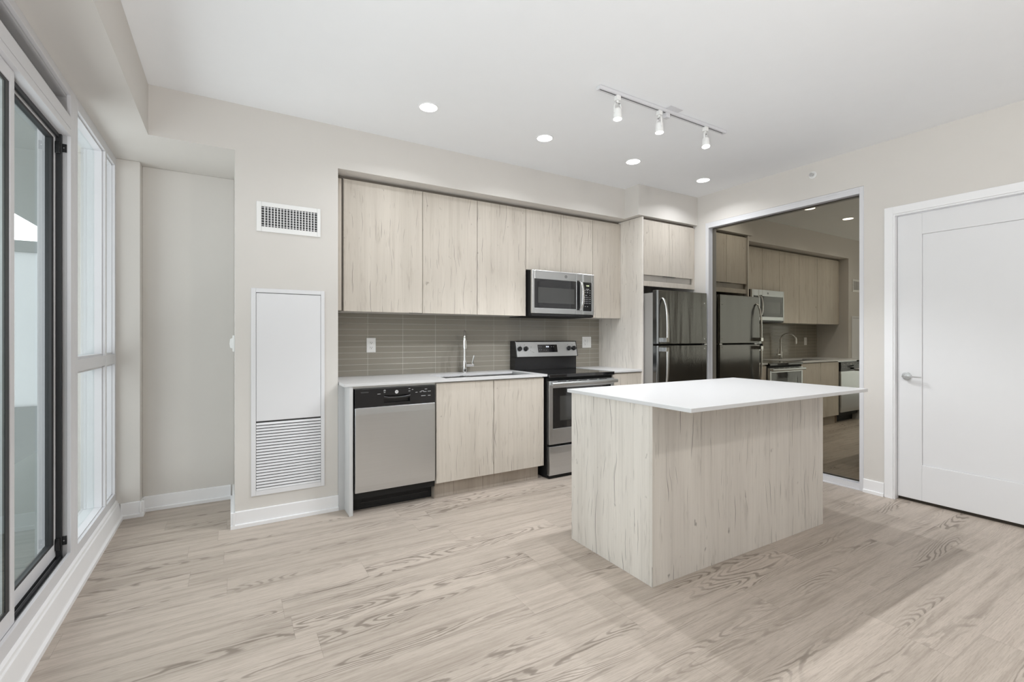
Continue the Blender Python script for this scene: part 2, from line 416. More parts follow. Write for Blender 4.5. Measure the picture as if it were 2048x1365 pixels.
m = MB().prism([(-.629, 0), (-.629, .021), (-.639, .030), (-.641, .036), (-.650, .098), (-.652, .110), (-.658, .114), (-.66, .126), (XF+.001, .134), (XF-.03, .134), (XF-.03, 0)], 'y', -3.5, 4.12)
struct(m.build('baseboard_left', 'trim', None, .001), 'deep white sill trim below the window wall', 'baseboard')

# ------------------------------------------------------------ window wall
def window_unit(name, label, y0, y1, mull, mid):
    r = thing(name, label, 'window', (XF, (y0+y1)/2, .135)); r['kind'] = 'structure'
    z0, z1 = .134, ZB
    cap = MB().frame('x', XF, XF-.016, (y0, y1, z0, z1), (y0+.054, y1-.032, .186, 2.405))
    for a, b in mull: cap.box(XF, XF-.016, a, b, .186, 2.405)
    if mid:
        e = [y0+.054] + [q for ab in mull for q in ab] + [y1-.032]
        for a, b in zip(e[::2], e[1::2]): cap.box(XF-.002, XF-.016, a, b, 1.066, 1.130)
    cap.build('frame_cap', 'alu', r, .0015)
    body = MB().frame('x', XF-.016, XF-.115, (y0, y1, z0, z1), (y0+.062, y1-.034, .190, 2.398))
    for a, b in mull: body.box(XF-.016, XF-.115, a-.006, b+.006, .190, 2.398)
    if mid:
        e = [y0+.062] + [q for a, b in mull for q in (a-.006, b+.006)] + [y1-.034]
        for a, b in zip(e[::2], e[1::2]): body.box(XF-.016, XF-.10, a, b, 1.054, 1.142)
    body.build('frame_body', 'alu', r, .001)
    e = [y0+.062] + [q for a, b in mull for q in (a-.006, b+.006)] + [y1-.034]
    for a, b in zip(e[::2], e[1::2]):
        zs = [(.190, 1.054), (1.142, 2.398)] if mid else [(.190, 2.398)]
        for za, zb in zs: MB().box(XF-.052, XF-.058, a, b, za, zb).build('pane', 'pane', r)
    return r
window_unit('window_1', 'fixed white framed window between the sliding door and the alcove', 3.140, 4.12, [(3.81, 3.845)], True)
window_unit('window_2', 'fixed white framed window behind the camera', -1.75, 1.30, [(-.25, -.20)], True)

dr = thing('door_1', 'white sliding balcony door with black seals at the left edge', 'door', (XF, 2.3, .135)); dr['kind'] = 'structure'
y0, y1 = 1.30, 3.140
m = MB().box(XF, XF-.015, 3.073, y1, .134, ZB)                       # jamb
m.box(XF, XF-.015, y0, y0+.06, .134, ZB)
m.box(XF, XF-.014, y0+.06, 3.073, .134, .192)                        # sill lip
m.box(XF, XF-.10, y0+.06, 3.073, 2.262, 2.321); m.box(XF+.001, XF-.10, y0+.06, 3.073, 2.224, 2.258); m.box(XF-.002, XF-.10, y0+.06, 3.073, 2.257, 2.263)
m.box(XF, XF-.016, y0+.06, 3.073, 2.425, ZB)
m.build('door_frame', 'alu', dr, .0015)
m = MB().box(XF-.015, XF-.12, 3.073, y1, .134, ZB); m.box(XF-.015, XF-.12, y0, y0+.06, .134, ZB)
m.box(XF-.016, XF-.12, y0+.06, 3.073, 2.412, ZB); m.box(XF-.014, XF-.12, y0+.06, 3.073, .134, .172)
m.build('jamb_liner', 'alu_grey', dr, .001)
bx('transom_panel', 'alu_grey', dr, XF-.055, XF-.065, y0+.06, 3.073, 2.321, 2.412)
m = MB()
for xx in (XF-.030, XF-.052, XF-.082): m.box(xx, xx-.010, y0+.06, 3.073, .172, .188)
m.box(XF-.038, XF-.048, y0+.06, 3.073, 2.205, 2.224)
m.box(XF-.030, XF-.05, 3.056, 3.073, .172, 2.224)
m.build('seal', 'rubber', dr, .001)
def leaf(name, xf, ya, yb, z0, z1, st, gl, g0=.012, g1=.026):
    lf = MB().frame('x', xf, xf-.030, (ya, yb, z0, z1), (ya+st, yb-st, z0+.062, z1-.052)).build(name, 'alu', dr, .0015)
    MB().frame('x', xf-.003, xf-g1, (ya+st, yb-st, z0+.062, z1-.052), (ya+st+gl, yb-st-gl, z0+.062+.012, z1-.052-.012)).build('gasket', 'rubber', lf)
    MB().box(xf-g0, xf-g0-.006, ya+st+gl, yb-st-gl, z0+.074, z1-.064).build('pane', 'pane', lf)
    return lf
leaf('sliding_leaf', XF-.015, 1.40, 2.430, .190, 2.222, .040, .032, .0045, .011)
leaf('sliding_leaf', XF-.052, 1.95, 3.066, .190, 2.250, .024, .030)
for za, zb in ((2.142, 2.182), (.236, .278)):
    m = MB().box(XF-.014, XF-.034, 3.068, 3.0735, za, zb); m.box(XF-.034, XF-.05, 3.040, 3.0735, za-.015, zb)
    m.build('roller_bracket', 'black', dr, .001)
for za in (2.162, .257): MB().cyl((XF-.024, 3.0675, za), (XF-.024, 3.066, za), .0028, seg=10).build('screw', 'satin', dr)

# balcony and what stands beyond it
struct(MB().box(-1.84, -.74, -3.6, 7.4, -.10, -.02).build('floor_balcony', 'balcfloor'), 'concrete balcony floor outside the sliding door', 'floor')
struct(MB().box(-1.84, -.95, -3.6, 7.4, ZB+.01, ZB+.25).build('ceiling_balcony', 'concrete'), 'underside of the balcony above, outside', 'ceiling')
m = MB().box(-1.83, -.75, 7.25, 7.4, -.02, ZB+.01); m.box(-.95, -.785, 4.32, 7.25, -.02, ZB+.2)
struct(m.build('wall_balcony', 'concrete'), 'grey end wall of the balcony seen through the glass', 'wall')
nb = thing('neighbouring_building', 'white building with a grey parapet band seen through the sliding door', 'building', (-5.0, 15.9, -12.0))
bx('facade', 'facade', nb, -9.5, -2.6, 13.95, 18, -.25, 3.06, bevel=0)
bx('parapet', 'facade_grey', nb, -9.6, -2.6, 13.9, 18.05, 3.06, 3.30, bevel=0)
bx('plinth', 'facade_grey', nb, -9.6, -2.6, 13.9, 18.05, -12.0, -.25, bevel=0)

# ------------------------------------------------------------ right wall: door and smoked glass panel
dr2 = thing('door_2', 'white one-panel interior door with lever handle on the right wall', 'door', (XR, 1.13, 0)); dr2['kind'] = 'structure'
m = MB().box(XR-.013, XR, 1.581, 1.637, 0, 2.243); m.box(XR-.013, XR, .635, .69, 0, 2.243); m.box(XR-.013, XR, .69, 1.581, 2.186, 2.243)
m.build('casing', 'trim', dr2, .002)
m = MB().box(XR-.005, XR+.10, 1.572, 1.586, 0, 2.186); m.box(XR-.005, XR+.10, .692, .706, 0, 2.186); m.box(XR-.005, XR+.10, .706, 1.572, 2.174, 2.186)
m.build('jamb', 'trim', dr2, .001)
lx = XR+.035                                                     # leaf face
m = MB().frame('x', lx, lx+.036, (.709, 1.569, .026, 2.170), (.865, 1.420, .292, 2.010))
m.box(lx+.009, lx+.03, .865, 1.420, .292, 2.010)
door_leaf = m.build('door_leaf', 'doorpaint', dr2, .003)
h = MB().cyl((lx, 1.510, .948), (lx-.009, 1.510, .948), .030, .029, 32)
h.build('rose', 'satin', door_leaf, .0015)
h = MB().cyl((lx-.009, 1.510, .948), (lx-.050, 1.510, .948), .009, seg=16)
h.tube([(lx-.050, 1.522, .9485), (lx-.052, 1.50, .948), (lx-.053, 1.45, .947), (lx-.052, 1.408, .9465)], .008, flat=(.0055, .009, (0, 0, 1)))
h.build('lever', 'satin', door_leaf)
MB().box(XR+.06, XR+.062, .70, 1.58, 0, .03).build('gap_shade_board', 'void', dr2)  # dark board added below the leaf, its colour stands in for gap shade

gp = thing('door_3', 'large smoked reflective glass sliding panel in white aluminium frame', 'door', (XR, 2.5, 0)); gp['kind'] = 'structure'
GX = XR+.062                                                     # the glass slides in a recess of the wall
m = MB().box(GX-.008, GX+.02, 1.782, 1.800, .012, 2.440); m.box(GX-.008, GX+.02, 3.205, 3.238, .012, 2.440)
m.box(GX-.008, GX+.02, 1.800, 3.205, 2.424, 2.440); m.box(GX-.008, GX+.02, 1.800, 3.205, .012, .055)
m.build('panel_frame', 'alu', gp, .0015)
m = MB().box(XR-.003, XR+.052, 1.778, 1.7815, 0, 2.462); m.box(XR-.003, XR+.012, 1.7815, 1.809, 0, 2.462); m.box(XR-.003, XR+.052, 3.2385, 3.243, 0, 2.462); m.box(XR-.003, GX-.009, 3.206, 3.2385, 0, 2.462)
m.box(XR-.003, XR+.052, 1.809, 3.206, 2.444, 2.462); m.box(XR-.003, GX-.009, 1.809, 3.206, 2.407, 2.444); m.box(XR-.003, XR+.052, 1.809, 3.206, 0, .010); m.box(XR+.004, XR+.012, 1.809, 3.206, .010, .055)
m.build('track_frame', 'alu', gp, .0012)
MB().box(GX, GX+.006, 1.800, 3.205, .055, 2.424).build('smoked_glass', 'mirror', gp)
MB().box(XR+.095, XR+.105, 1.78, 3.243, 0, 2.463).build('back_board', 'void', gp)

# ------------------------------------------------------------ ceiling lights
dl_where = ('leftmost of the four in the ceiling row', 'second from the left in the ceiling row', 'third from the left in the ceiling row', 'rightmost of the four in the ceiling row')
for k, X in enumerate((1.122, 2.058, 2.991, 3.927)):
    r = thing('recessed_downlight', 'white round recessed downlight, ' + dl_where[k], 'ceiling light', (X, 2.945, ZC), 'recessed downlights in a row')
    MB().ring((X, 2.945, ZC-.0035), (0, 0, 1), .058, .066, .0035, 40).build('trim_ring', 'trim', r)
    MB().cyl((X, 2.945, ZC-.002), (X, 2.945, ZC-.0005), .059, seg=40).build('lens', 'lens', r)
    l = D.lights.new('lamp', 'AREA'); l.shape = 'DISK'; l.size = .115; l.spread = radians(142); l.energy = DOWN_W; l.color = NEUTRAL
    o = D.objects.new('lamp', l); C.objects.link(o); o.parent = r; o.location = (0, 0, -.006)

TY = 2.162
tl = thing('track_light', 'white ceiling track light with three spot heads above the island', 'ceiling light', (2.515, TY, ZC))
m = MB()
for sg in (-1, 1): m.box(1.912, 3.119, TY+sg*.0052, TY+sg*.0172, 2.7445, 2.7645)
m.box(1.912, 3.119, TY-.0052, TY+.0052, 2.755, 2.7645); m.box(1.905, 1.912, TY-.018, TY+.018, 2.7435, 2.7645); m.box(3.119, 3.126, TY-.018, TY+.018, 2.7435, 2.7645)
m.build('rail', 'alu', tl, .0006)
bx('slot', 'slot', tl, 1.925, 3.106, TY-.005, TY+.005, 2.7475, 2.7548, bevel=0)
bx('canopy', 'alu', tl, 2.477, 2.597, TY-.06, TY+.06, ZC-.004, ZC-.0005)
bx('feed_box', 'alu', tl, 2.487, 2.522, TY-.016, TY+.016, 2.712, 2.7445, bevel=.002)
for X, rot, dx, dy in ((2.062, 0, 0, 0), (2.436, 70, 0, 0), (2.908, 20, -.010, -.012)):
    a = Vector((X, TY, 2.744)); b = Vector((X+dx, TY+dy, 2.600)); ax = (b - Vector((X, TY, 2.69))).normalized()
    hd = MB().box(X-.015, X+.015, TY-.015, TY+.015, 2.715, 2.7445).cyl((X, TY, 2.716), (X, TY, 2.700), .008, seg=12).build('spot_head', 'grille', tl, .0015)
    c = b - ax*.062
    s_ = Vector((cos(radians(rot)), sin(radians(rot)), 0)); s_ = (s_ - ax*s_.dot(ax)).normalized()
    y_ = MB()
    y_.tube([c + s_*.028 + ax*.028, c + s_*.028 - ax*.012, Vector((X, TY, 2.700)) + s_*.020, Vector((X, TY, 2.700)) - s_*.020, c - s_*.028 - ax*.012, c - s_*.028 + ax*.028], .0025, flat=(.0016, .006, tuple(s_)))
    y_.build('yoke', 'grille', hd)
    k_ = MB().cyl(c - ax*.006, c + ax*.004, .016, .0245, 28).cyl(c + ax*.004, c + ax*.061, .0245, .0265, 28)
    k_.build('lamp_can', 'platewhite', hd)
    MB().cyl(c + ax*.0612, c + ax*.0635, .0255, seg=28).build('lens', 'lens', hd)
    lp = b + ax*.012
    lamp('lamp', tuple(lp), TRACK_W, 128, .4, .018, NEUTRAL, tl, tuple(lp + ax))

sp = thing('sprinkler', 'small round chrome fire sprinkler head high on the right wall', 'sprinkler', (XR, 2.164, 2.662))
MB().ring((XR, 2.164, 2.662), (-1, 0, 0), .010, .031, .004).build('escutcheon', 'platewhite', sp)
q = MB().cyl((XR, 2.164, 2.662), (XR-.016, 2.164, 2.662), .009, seg=14).ring((XR-.030, 2.164, 2.662), (-1, 0, 0), .004, .016, .002, 18)
q.tube([(XR-.014, 2.164, 2.672), (XR-.024, 2.164, 2.670), (XR-.030, 2.164, 2.664)], .002, 8).tube([(XR-.014, 2.164, 2.652), (XR-.024, 2.164, 2.654), (XR-.030, 2.164, 2.660)], .002, 8)
q.build('deflector', 'chrome', sp)

# ------------------------------------------------------------ chase: vent, access panel, switch
vg = thing('vent_grille', 'white air vent grille with double louvres high on the chase', 'vent', (.345, YW, 2.049))
MB().frame('y', YW-.010, YW-.0005, (.146, .544, 1.949, 2.149), (.175, .521, 1.984, 2.118)).build('frame', 'grille', vg, .003)
bx('backing', 'slot', vg, .175, .521, YW-.0012, YW-.0004, 1.984, 2.118, bevel=0)
m = MB()
for k in range(8): z = 1.992 + k*.0168; m.box(.175, .521, YW-.0035, YW-.0014, z, z+.0032)
m.build('horizontal_louvres', 'alu', vg)
m = MB()
for k in range(17): x = .1945 + k*.0192; m.box(x-.003, x+.003, YW-.008, YW-.0038, 1.984, 2.118)
m.build('vertical_louvres', 'grille', vg)
ap = thing('access_panel', 'tall grey white access panel with louvred lower half on the chase', 'access panel', (.343, YW, .19))
MB().frame('y', YW-.009, YW-.0005, (.115, .571, .190, 1.570), (.1425, .546, .222, 1.5415)).build('frame', 'panelgrey', ap, .0025)
bx('backing', 'slot', ap, .1425, .546, YW-.0012, YW-.0004, .222, 1.5415, bevel=0)
bx('door', 'panelgrey', ap, .1445, .5445, YW-.006, YW-.0014, .684, 1.538)
m = MB()
for k in range(23):
    z = .2235 + k*.01975
    m.prism([(YW-.0085, z), (YW-.0085, z+.004), (YW-.0022, z+.0142), (YW-.0016, z+.0142), (YW-.0016, z+.011)], 'x', .1445, .5445)
m.build('louvre', 'panelgrey', ap)
sw = thing('light_switch', 'white switch box on the shadowed left side of the chase', 'switch', (.0234, 3.74, 1.20))
bx('plate', 'platewhite', sw, .010, .0232, 3.70, 3.775, 1.146, 1.256, bevel=.002)
MB().prism([(.010, 1.166), (-.004, 1.172), (-.008, 1.20), (-.004, 1.232), (.010, 1.238)], 'y', 3.715, 3.760).build('rocker', 'platewhite', sw, .001)

# ------------------------------------------------------------ wall cabinets
DY, UY = .018, 3.661            # door thickness, face of the upper doors
UZ0, UZ1 = 1.440, 2.434
def upper(label, x0, x1, splits, z0, pulls=()):
    r = thing('wall_cabinet', label, 'cabinet', ((x0+x1)/2, YB, z0), 'upper kitchen cabinets')
    bx('body', 'under', r, x0+.0005, x1-.0005, UY+DY+.001, YB-.001, z0+.002, 2.440)
    e = [x0] + list(splits) + [x1]
    doors = []
    for a, b in zip(e, e[1:]): doors.append(bx('door', 'wood', r, a+.0022, b-.0022, UY, UY+DY, z0, UZ1, bevel=.001))
    for k, a, b in pulls: bx('edge_pull', 'slot', doors[k], a, b, UY-.006, UY+DY, z0-.003, z0-.0005, bevel=.0005)
    return r
upper('pale oak wall cabinet with one wide door, leftmost of the upper row', .724, 1.344, [], UZ0, [(0, 1.235, 1.342)])
upper('pale oak wall cabinet with two tall doors above the sink', 1.344, 2.346, [1.843], UZ0)
upper('pale oak wall cabinet with two short doors above the microwave', 2.346, 3.151, [2.751], 1.872, [(0, 2.66, 2.749), (1, 2.753, 2.845)])
upper('narrow pale oak wall cabinet right of the microwave', 3.151, 3.533, [], UZ0)
m = MB().box(.6632, .7120, 3.672, 3.690, UZ0+.004, UZ1)
tag(m.build('filler_strip', 'wood', None, .001), 'narrow pale oak filler strip at the left end of the upper cabinets', 'filler')
m = MB().box(.7125, .7235, 3.690, 3.70, UZ0+.004, UZ1)  # strip coloured dark to paint the shade in the gap beside the filler
tag(bx('top_filler', 'filler_gap_dark', None, .664, 3.532, 3.692, 3.704, 2.4402, ZB-.0005, bevel=0), 'dark recessed filler above the long row of upper cabinets', 'filler')
tag(m.build('gap_shade_strip', 'filler_gap_dark'), 'dark strip standing in for gap shade between filler and leftmost upper cabinet door', 'filler')

# fridge surround
tag(bx('tall_side_panel', 'wood2', None, 3.534, 3.554, 3.357, YB, 0, ZB-.006, bevel=.001), 'tall pale oak side panel left of the fridge', 'panel')
fc = thing('fridge_cabinet', 'pale oak two-door cabinet above the fridge', 'cabinet', (3.95, YB, 1.763))
FY = 3.372
bx('body', 'under', fc, 3.5555, XR-.002, FY+DY+.001, YB-.001, 1.880, 2.440)
d1 = bx('door', 'wood', fc, 3.5565, 3.944, FY, FY+DY, 1.877, UZ1); d2 = bx('door', 'wood', fc, 3.947, 4.327, FY, FY+DY, 1.877, UZ1)
bx('edge_pull', 'slot', d1, 3.862, 3.943, FY-.006, FY+DY, 1.8735, 1.8765, bevel=.0005); bx('edge_pull', 'slot', d2, 3.948, 4.045, FY-.006, FY+DY, 1.8735, 1.8765, bevel=.0005)
bx('end_filler', 'wood', fc, 4.329, XR-.002, FY+.012, FY+.028, 1.765, UZ1)
bx('rail', 'wood', fc, 3.5565, 4.345, FY+.004, FY+.022, 1.763, 1.815)
m = MB().box(3.5565, 3.949, FY+.040, FY+.056, 1.815, 1.8795); m.box(3.951, 4.345, FY+.040, FY+.056, 1.815, 1.8795)
m.build('recess_board', 'under', fc)
tag(bx('top_filler', 'filler_gap_dark', None, 3.5555, XR-.002, FY+.028, FY+.040, 2.4402, ZB-.0005, bevel=0), 'dark recessed filler above the fridge cabinet', 'filler')

# ------------------------------------------------------------ base run
BY = 3.371
tag(bx('end_panel', 'greymel', None, .703, .728, 3.360, YB-.002, 0, .8990, bevel=.001), 'pale grey end panel left of the dishwasher', 'panel')
tag(bx('filler_strip', 'greymel', None, .6632, .7025, 3.522, 3.540, 0, .8990, bevel=0), 'grey filler board between chase and end panel', 'filler')

dw = thing('dishwasher', 'stainless steel dishwasher with black control panel under the counter', 'dishwasher', (1.035, 3.40, 0))
bx('tub', 'blackmatt', dw, .7315, 1.3415, 3.392, 3.96, .10, .872, bevel=0)
MB().box(.7315, 1.3415, 3.385, 3.40, .880, .8975).build('top_strip', 'steel', dw, .001)
dd = MB().prism([(3.351, .154), (3.347, .20), (3.346, .45), (3.347, .70), (3.351, .7475), (3.388, .7475), (3.388, .154)], 'x', .7395, 1.3285).build('door', 'steel', dw, .002)
# control panel with a pocket handle
m = MB().box(.7395, .941, 3.350, 3.388, .7495, .8785); m.box(1.133, 1.3285, 3.350, 3.388, .7495, .8785)
m.box(.941, 1.133, 3.350, 3.388, .826, .8785); m.box(.941, 1.133, 3.350, 3.388, .7495, .772); m.box(.941, 1.133, 3.376, 3.388, .772, .826)
cp = m.build('control_panel', 'black', dw, .0015)
MB().tube([(.94, 3.353, .812), (.97, 3.345, .806), (1.037, 3.343, .804), (1.10, 3.345, .806), (1.134, 3.353, .812)], .006, flat=(.010, .005, (0, 0, 1))).build('pocket_handle', 'black', cp)
MB().ring((1.033, 3.350, .847), (0, -1, 0), .0085, .0125, .001).cyl((1.033, 3.350, .847), (1.033, 3.3493, .847), .0087, seg=24).build('badge', 'white_print', cp)
MB().text('GE', .0095, (1.033, 3.3489, .847)).build('badge_lettering', 'slot', cp)
bx('vent_slot', 'slot', cp, .778, .832, 3.3488, 3.3502, .851, .859, bevel=0)
m = MB()
for x, z, ww in ((.905, .838, .022), (.945, .864, .012), (.945, .858, .016), (.945, .847, .012), (1.128, .866, .014), (1.128, .848, .014), (1.152, .857, .010), (1.182, .8345, .016), (1.214, .8355, .014), (1.248, .836, .024), (1.282, .8375, .024), (1.228, .8425, .024), (1.256, .855, .018), (1.236, .806, .034), (1.282, .806, .020)):
    bx('button_mark', 'white_print', cp, x-ww/2, x+ww/2, 3.3492, 3.350, z-.0012, z+.0012, bevel=0)
kb = bx('kick_plate', 'blackmatt', dw, .7315, 1.3415, 3.462, 3.475, .0, .154)
MB().box(.80, 1.31, 3.459, 3.462, .045, .049).box(.76, 1.30, 3.459, 3.462, .018, .021).build('kick_rib', 'black', kb)
for sx, sz in ((.752, .085), (1.317, .118)): MB().cyl((sx, 3.4625, sz), (sx, 3.460, sz), .005, seg=12).build('screw', 'chrome', kb)

def base_cab(label, x0, x1, splits, kick, loc):
    r = thing('base_cabinet', label, 'cabinet', loc)
    m = MB().box(x0, x0+.018, BY+DY+.001, YB-.004, .12, .899); m.box(x1-.018, x1, BY+DY+.001, YB-.004, .12, .899)
    m.box(x0+.018, x1-.018, BY+DY+.001, YB-.004, .12, .138); m.box(x0+.018, x1-.018, YB-.016, YB-.004, .138, .60)
    m.box(x0+.018, x1-.018, BY+DY+.001, BY+DY+.016, .86, .899)
    m.build('body', 'under', r, .001)
    e = [x0] + list(splits) + [x1]
    for a, b in zip(e, e[1:]): bx('door', 'wood', r, a+.0022, b-.0022, BY, BY+DY, .122, .889, bevel=.001)
    bx('toe_kick', 'kick', r, kick[0], kick[1], 3.421, 3.436, 0, .1195)
    return r
base_cab('pale oak two-door base cabinet under the sink', 1.345, 2.347, [1.848], (1.345, 2.318), (1.846, 3.40, 0))
base_cab('narrow pale oak base cabinet between range and tall panel', 3.146, 3.533, [], (3.165, 3.533), (3.34, 3.40, 0))
tag(bx('toe_return', 'kick', None, 1.3425, 1.3446, 3.40, 3.60, 0, .1195, bevel=0), 'grey oak toe kick return beside the dishwasher', 'panel')

# worktops, the left one with a cut-out for the sink
SX0, SX1, SY0, SY1 = 1.455, 2.290, 3.445, 3.815
m = MB()
for a in ((.667, SX0, 3.356, YB-.001), (SX1, 2.374, 3.356, YB-.001), (SX0, SX1, 3.356, SY0), (SX0, SX1, SY1, YB-.001)): m.box(a[0], a[1], a[2], a[3], .8996, CT)
bmesh.ops.remove_doubles(m.bm, verts=m.bm.verts, dist=1e-5)
seen = {}
for f in list(m.bm.faces):
    k_ = tuple(round(c, 4) for c in f.calc_center_median())
    seen.setdefault(k_, []).append(f)
for fs in seen.values():
    if len(fs) > 1: bmesh.ops.delete(m.bm, geom=fs, context='FACES_ONLY')
# the return of the slab past the chase corner
m2 = m.build('countertop', 'quartz')
tag(m2, 'white quartz countertop with the sink, over dishwasher and sink cabinet', 'countertop')
tag(bx('countertop', 'quartz', None, 3.143, 3.5335, 3.356, YB-.001, .8996, CT, bevel=.0015), 'short white quartz countertop right of the range', 'countertop')

sk = thing('kitchen_sink', 'stainless steel double bowl undermount sink', 'sink', (1.87, 3.63, .70))
def bowl(name, x0, x1, y0, y1, z0, par):
    t_ = .004; m = MB()
    m.box(x0, x0+t_, y0, y1, z0, .8990); m.box(x1-t_, x1, y0, y1, z0, .8990); m.box(x0+t_, x1-t_, y0, y0+t_, z0, .8990); m.box(x0+t_, x1-t_, y1-t_, y1, z0, .8990); m.box(x0+t_, x1-t_, y0+t_, y1-t_, z0, z0+t_)
    return m.build(name, 'steel_sink', par, .002)
b1 = bowl('bowl', SX0-.004, 1.752, SY0-.004, SY1+.004, .72, sk); b2 = bowl('bowl', 1.776, SX1+.004, SY0-.004, SY1+.004, .70, sk)
bx('divider', 'steel_sink', sk, 1.752, 1.776, SY0-.004, SY1+.004, .875, .885)
MB().cyl((1.60, 3.63, .724), (1.60, 3.63, .727), .04).build('drain', 'chrome', b1); MB().cyl((2.03, 3.63, .704), (2.03, 3.63, .707), .04).build('drain', 'chrome', b2)

fx, fy = 1.845, 3.925
fa = thing('kitchen_faucet', 'tall chrome gooseneck kitchen faucet behind the sink', 'faucet', (fx, fy, CT))
MB().cyl((fx, fy, CT+.0003), (fx, fy, CT+.006), .026, .024).cyl((fx, fy, CT+.006), (fx, fy, 1.028), .0205, .0205).build('base', 'chrome', fa, .001)
ux, uy = -.43, -.903; R_ = .095
pts = [(fx, fy, 1.028), (fx, fy, 1.10), (fx, fy, 1.19)]
for k in range(1, 15):
    a = pi*k/15*1.02; d_ = R_*(1-cos(a)); pts.append((fx+ux*d_, fy+uy*d_, 1.19 + .105*sin(a)))
hx, hy = fx+ux*2*R_, fy+uy*2*R_
pts.append((hx, hy, 1.185))
MB().tube(pts, .0125, 18).build('spout', 'chrome', fa)
MB().cyl((hx, hy, 1.240), (hx+.001, hy, 1.215), .013, .0175).cyl((hx+.001, hy, 1.215), (hx+.003, hy, 1.147), .0175, .0185).cyl((hx+.003, hy, 1.147), (hx+.003, hy, 1.142), .0155, .0155).build('spray_head', 'chrome', fa)
MB().cyl((fx+.018, fy, .985), (fx+.092, fy, .985), .0145, .0145).build('valve', 'chrome', fa, .001)
MB().tube([(fx+.08, fy, .998), (fx+.086, fy-.004, 1.03), (fx+.094, fy-.01, 1.074)], .0035, flat=(.006, .0025, (1, 0, 0))).build('lever', 'chrome', fa)

# ------------------------------------------------------------ range
RX0, RX1, RF = 2.378, 3.138, 3.330
rg = thing('electric_range', 'stainless steel electric range with black glass cooktop', 'range', ((RX0+RX1)/2, 3.65, 0))
bx('body', 'blackmatt', rg, RX0, RX1, RF+.045, YB-.006, .012, .885)
bx('plinth', 'blackmatt', rg, RX0+.012, RX1-.012, RF+.02, 3.9, 0, .03)
MB().box(RX0, RX1, RF, YB-.006, .886, .916).build('cooktop', 'blackglass', rg, .004, 3)
od = MB().frame('y', RF+.004, RF+.043, (RX0+.002, RX1-.002, .302, .858), (RX0+.040, RX1-.040, .440, .796)).build('oven_door', 'steel', rg, .003)
MB().frame('y', RF+.007, RF+.030, (RX0+.040, RX1-.040, .440, .796), (RX0+.118, RX1-.118, .505, .724)).build('door_glass', 'blackglass', od)
bx('window', 'ovenglass', od, RX0+.118, RX1-.118, RF+.010, RF+.028, .505, .724, bevel=0)
MB().tube([(RX0+.008, RF-.032, .833), (RX0+.03, RF-.038, .834), (2.758, RF-.040, .834), (RX1-.03, RF-.038, .834), (RX1+.006, RF-.032, .833)], .012, 16, flat=(.017, .011, (0, 0, 1))).box(RX0+.010, RX0+.04, RF-.036, RF+.006, .822, .846).box(RX1-.04, RX1-.010, RF-.036, RF+.006, .822, .846).build('handle', 'steel', od, .001)
m = MB()
for k in range(5): x = 2.47 + k*.12; m.box(x, x+.09, RF+.001, RF+.0045, .8495, .8555)
m.build('vent_slots', 'slot', od)
MB().prism([(RF+.002, .04), (RF, .10), (RF, .22), (RF+.002, .284), (RF+.043, .284), (RF+.043, .03), (RF+.008, .03)], 'x', RX0+.002, RX1-.002).build('drawer', 'steel', rg, .003)
# backguard: black riser and tilted steel control panel
bx('riser', 'black', rg, RX0-.002, RX1-.004, 3.905, YB-.002, .916, 1.045, bevel=.002)
ft, fb = 3.905, 3.872
def face_y(z): return fb + (ft-fb)*(z-1.048)/(1.197-1.048)
MB().prism([(fb+.001, 1.046), (ft+.001, 1.200), (ft+.012, 1.205), (YB-.002, 1.205), (YB-.002, 1.046)], 'x', RX0-.002, RX1-.004).build('console_shell', 'black', rg, .003)
con = MB().prism([(fb-.004, 1.050), (ft-.004, 1.196), (ft+.003, 1.196), (fb+.003, 1.050)], 'x', RX0+.004, RX1-.018).build('console', 'steel', rg, .001)
tn = Vector((0, -cos(math.atan2(ft-fb, .149)), sin(math.atan2(ft-fb, .149))*1.0))
for X in (2.415, 2.487, 3.020, 3.083):
    z = 1.128; P0 = Vector((X, face_y(z)-.004, z))
    kn = MB().cyl(P0, P0+tn*.020, .0245, .0215, 24)
    kn.build('knob', 'black', con, .0015)
    u = Vector((0, -tn.z, tn.y)) if False else tn.cross(Vector((1, 0, 0)))
    MB().tube([P0+tn*.022+u*.020, P0+tn*.024, P0+tn*.022-u*.020], .004, 8, flat=(.005, .006, (1, 0, 0))).build('knob_grip', 'black', con)
def on_face(z, off): return face_y(z) - .004 - off
dp = MB().prism([(on_face(1.090, .0015), 1.090), (on_face(1.168, .0015), 1.168), (on_face(1.168, -.002), 1.168), (on_face(1.090, -.002), 1.090)], 'x', 2.632, 2.872).build('display', 'blackglass', con, .001)
MB().text('9:18', .020, (2.748, on_face(1.146, .0035), 1.146)).build('clock', 'digit_white', con)
m = MB()
for x, z in ((2.647, 1.146), (2.672, 1.146), (2.650, 1.116), (2.676, 1.116), (2.704, 1.114), (2.80, 1.146), (2.825, 1.146), (2.73, 1.112)): bx('button_mark', 'grey_print', con, x-.004, x+.004, on_face(z, .003), on_face(z, .001), z-.003, z+.003, bevel=0)
m = MB()
for x, z in ((2.553, 1.145), (2.560, 1.098), (2.545, 1.108), (2.575, 1.093), (2.40, 1.158), (2.428, 1.163), (2.478, 1.166), (3.01, 1.165), (3.07, 1.165)): bx('print_mark', 'slot', con, x-.003, x+.003, on_face(z, .001), on_face(z, -.001), z-.0025, z+.0025, bevel=0)

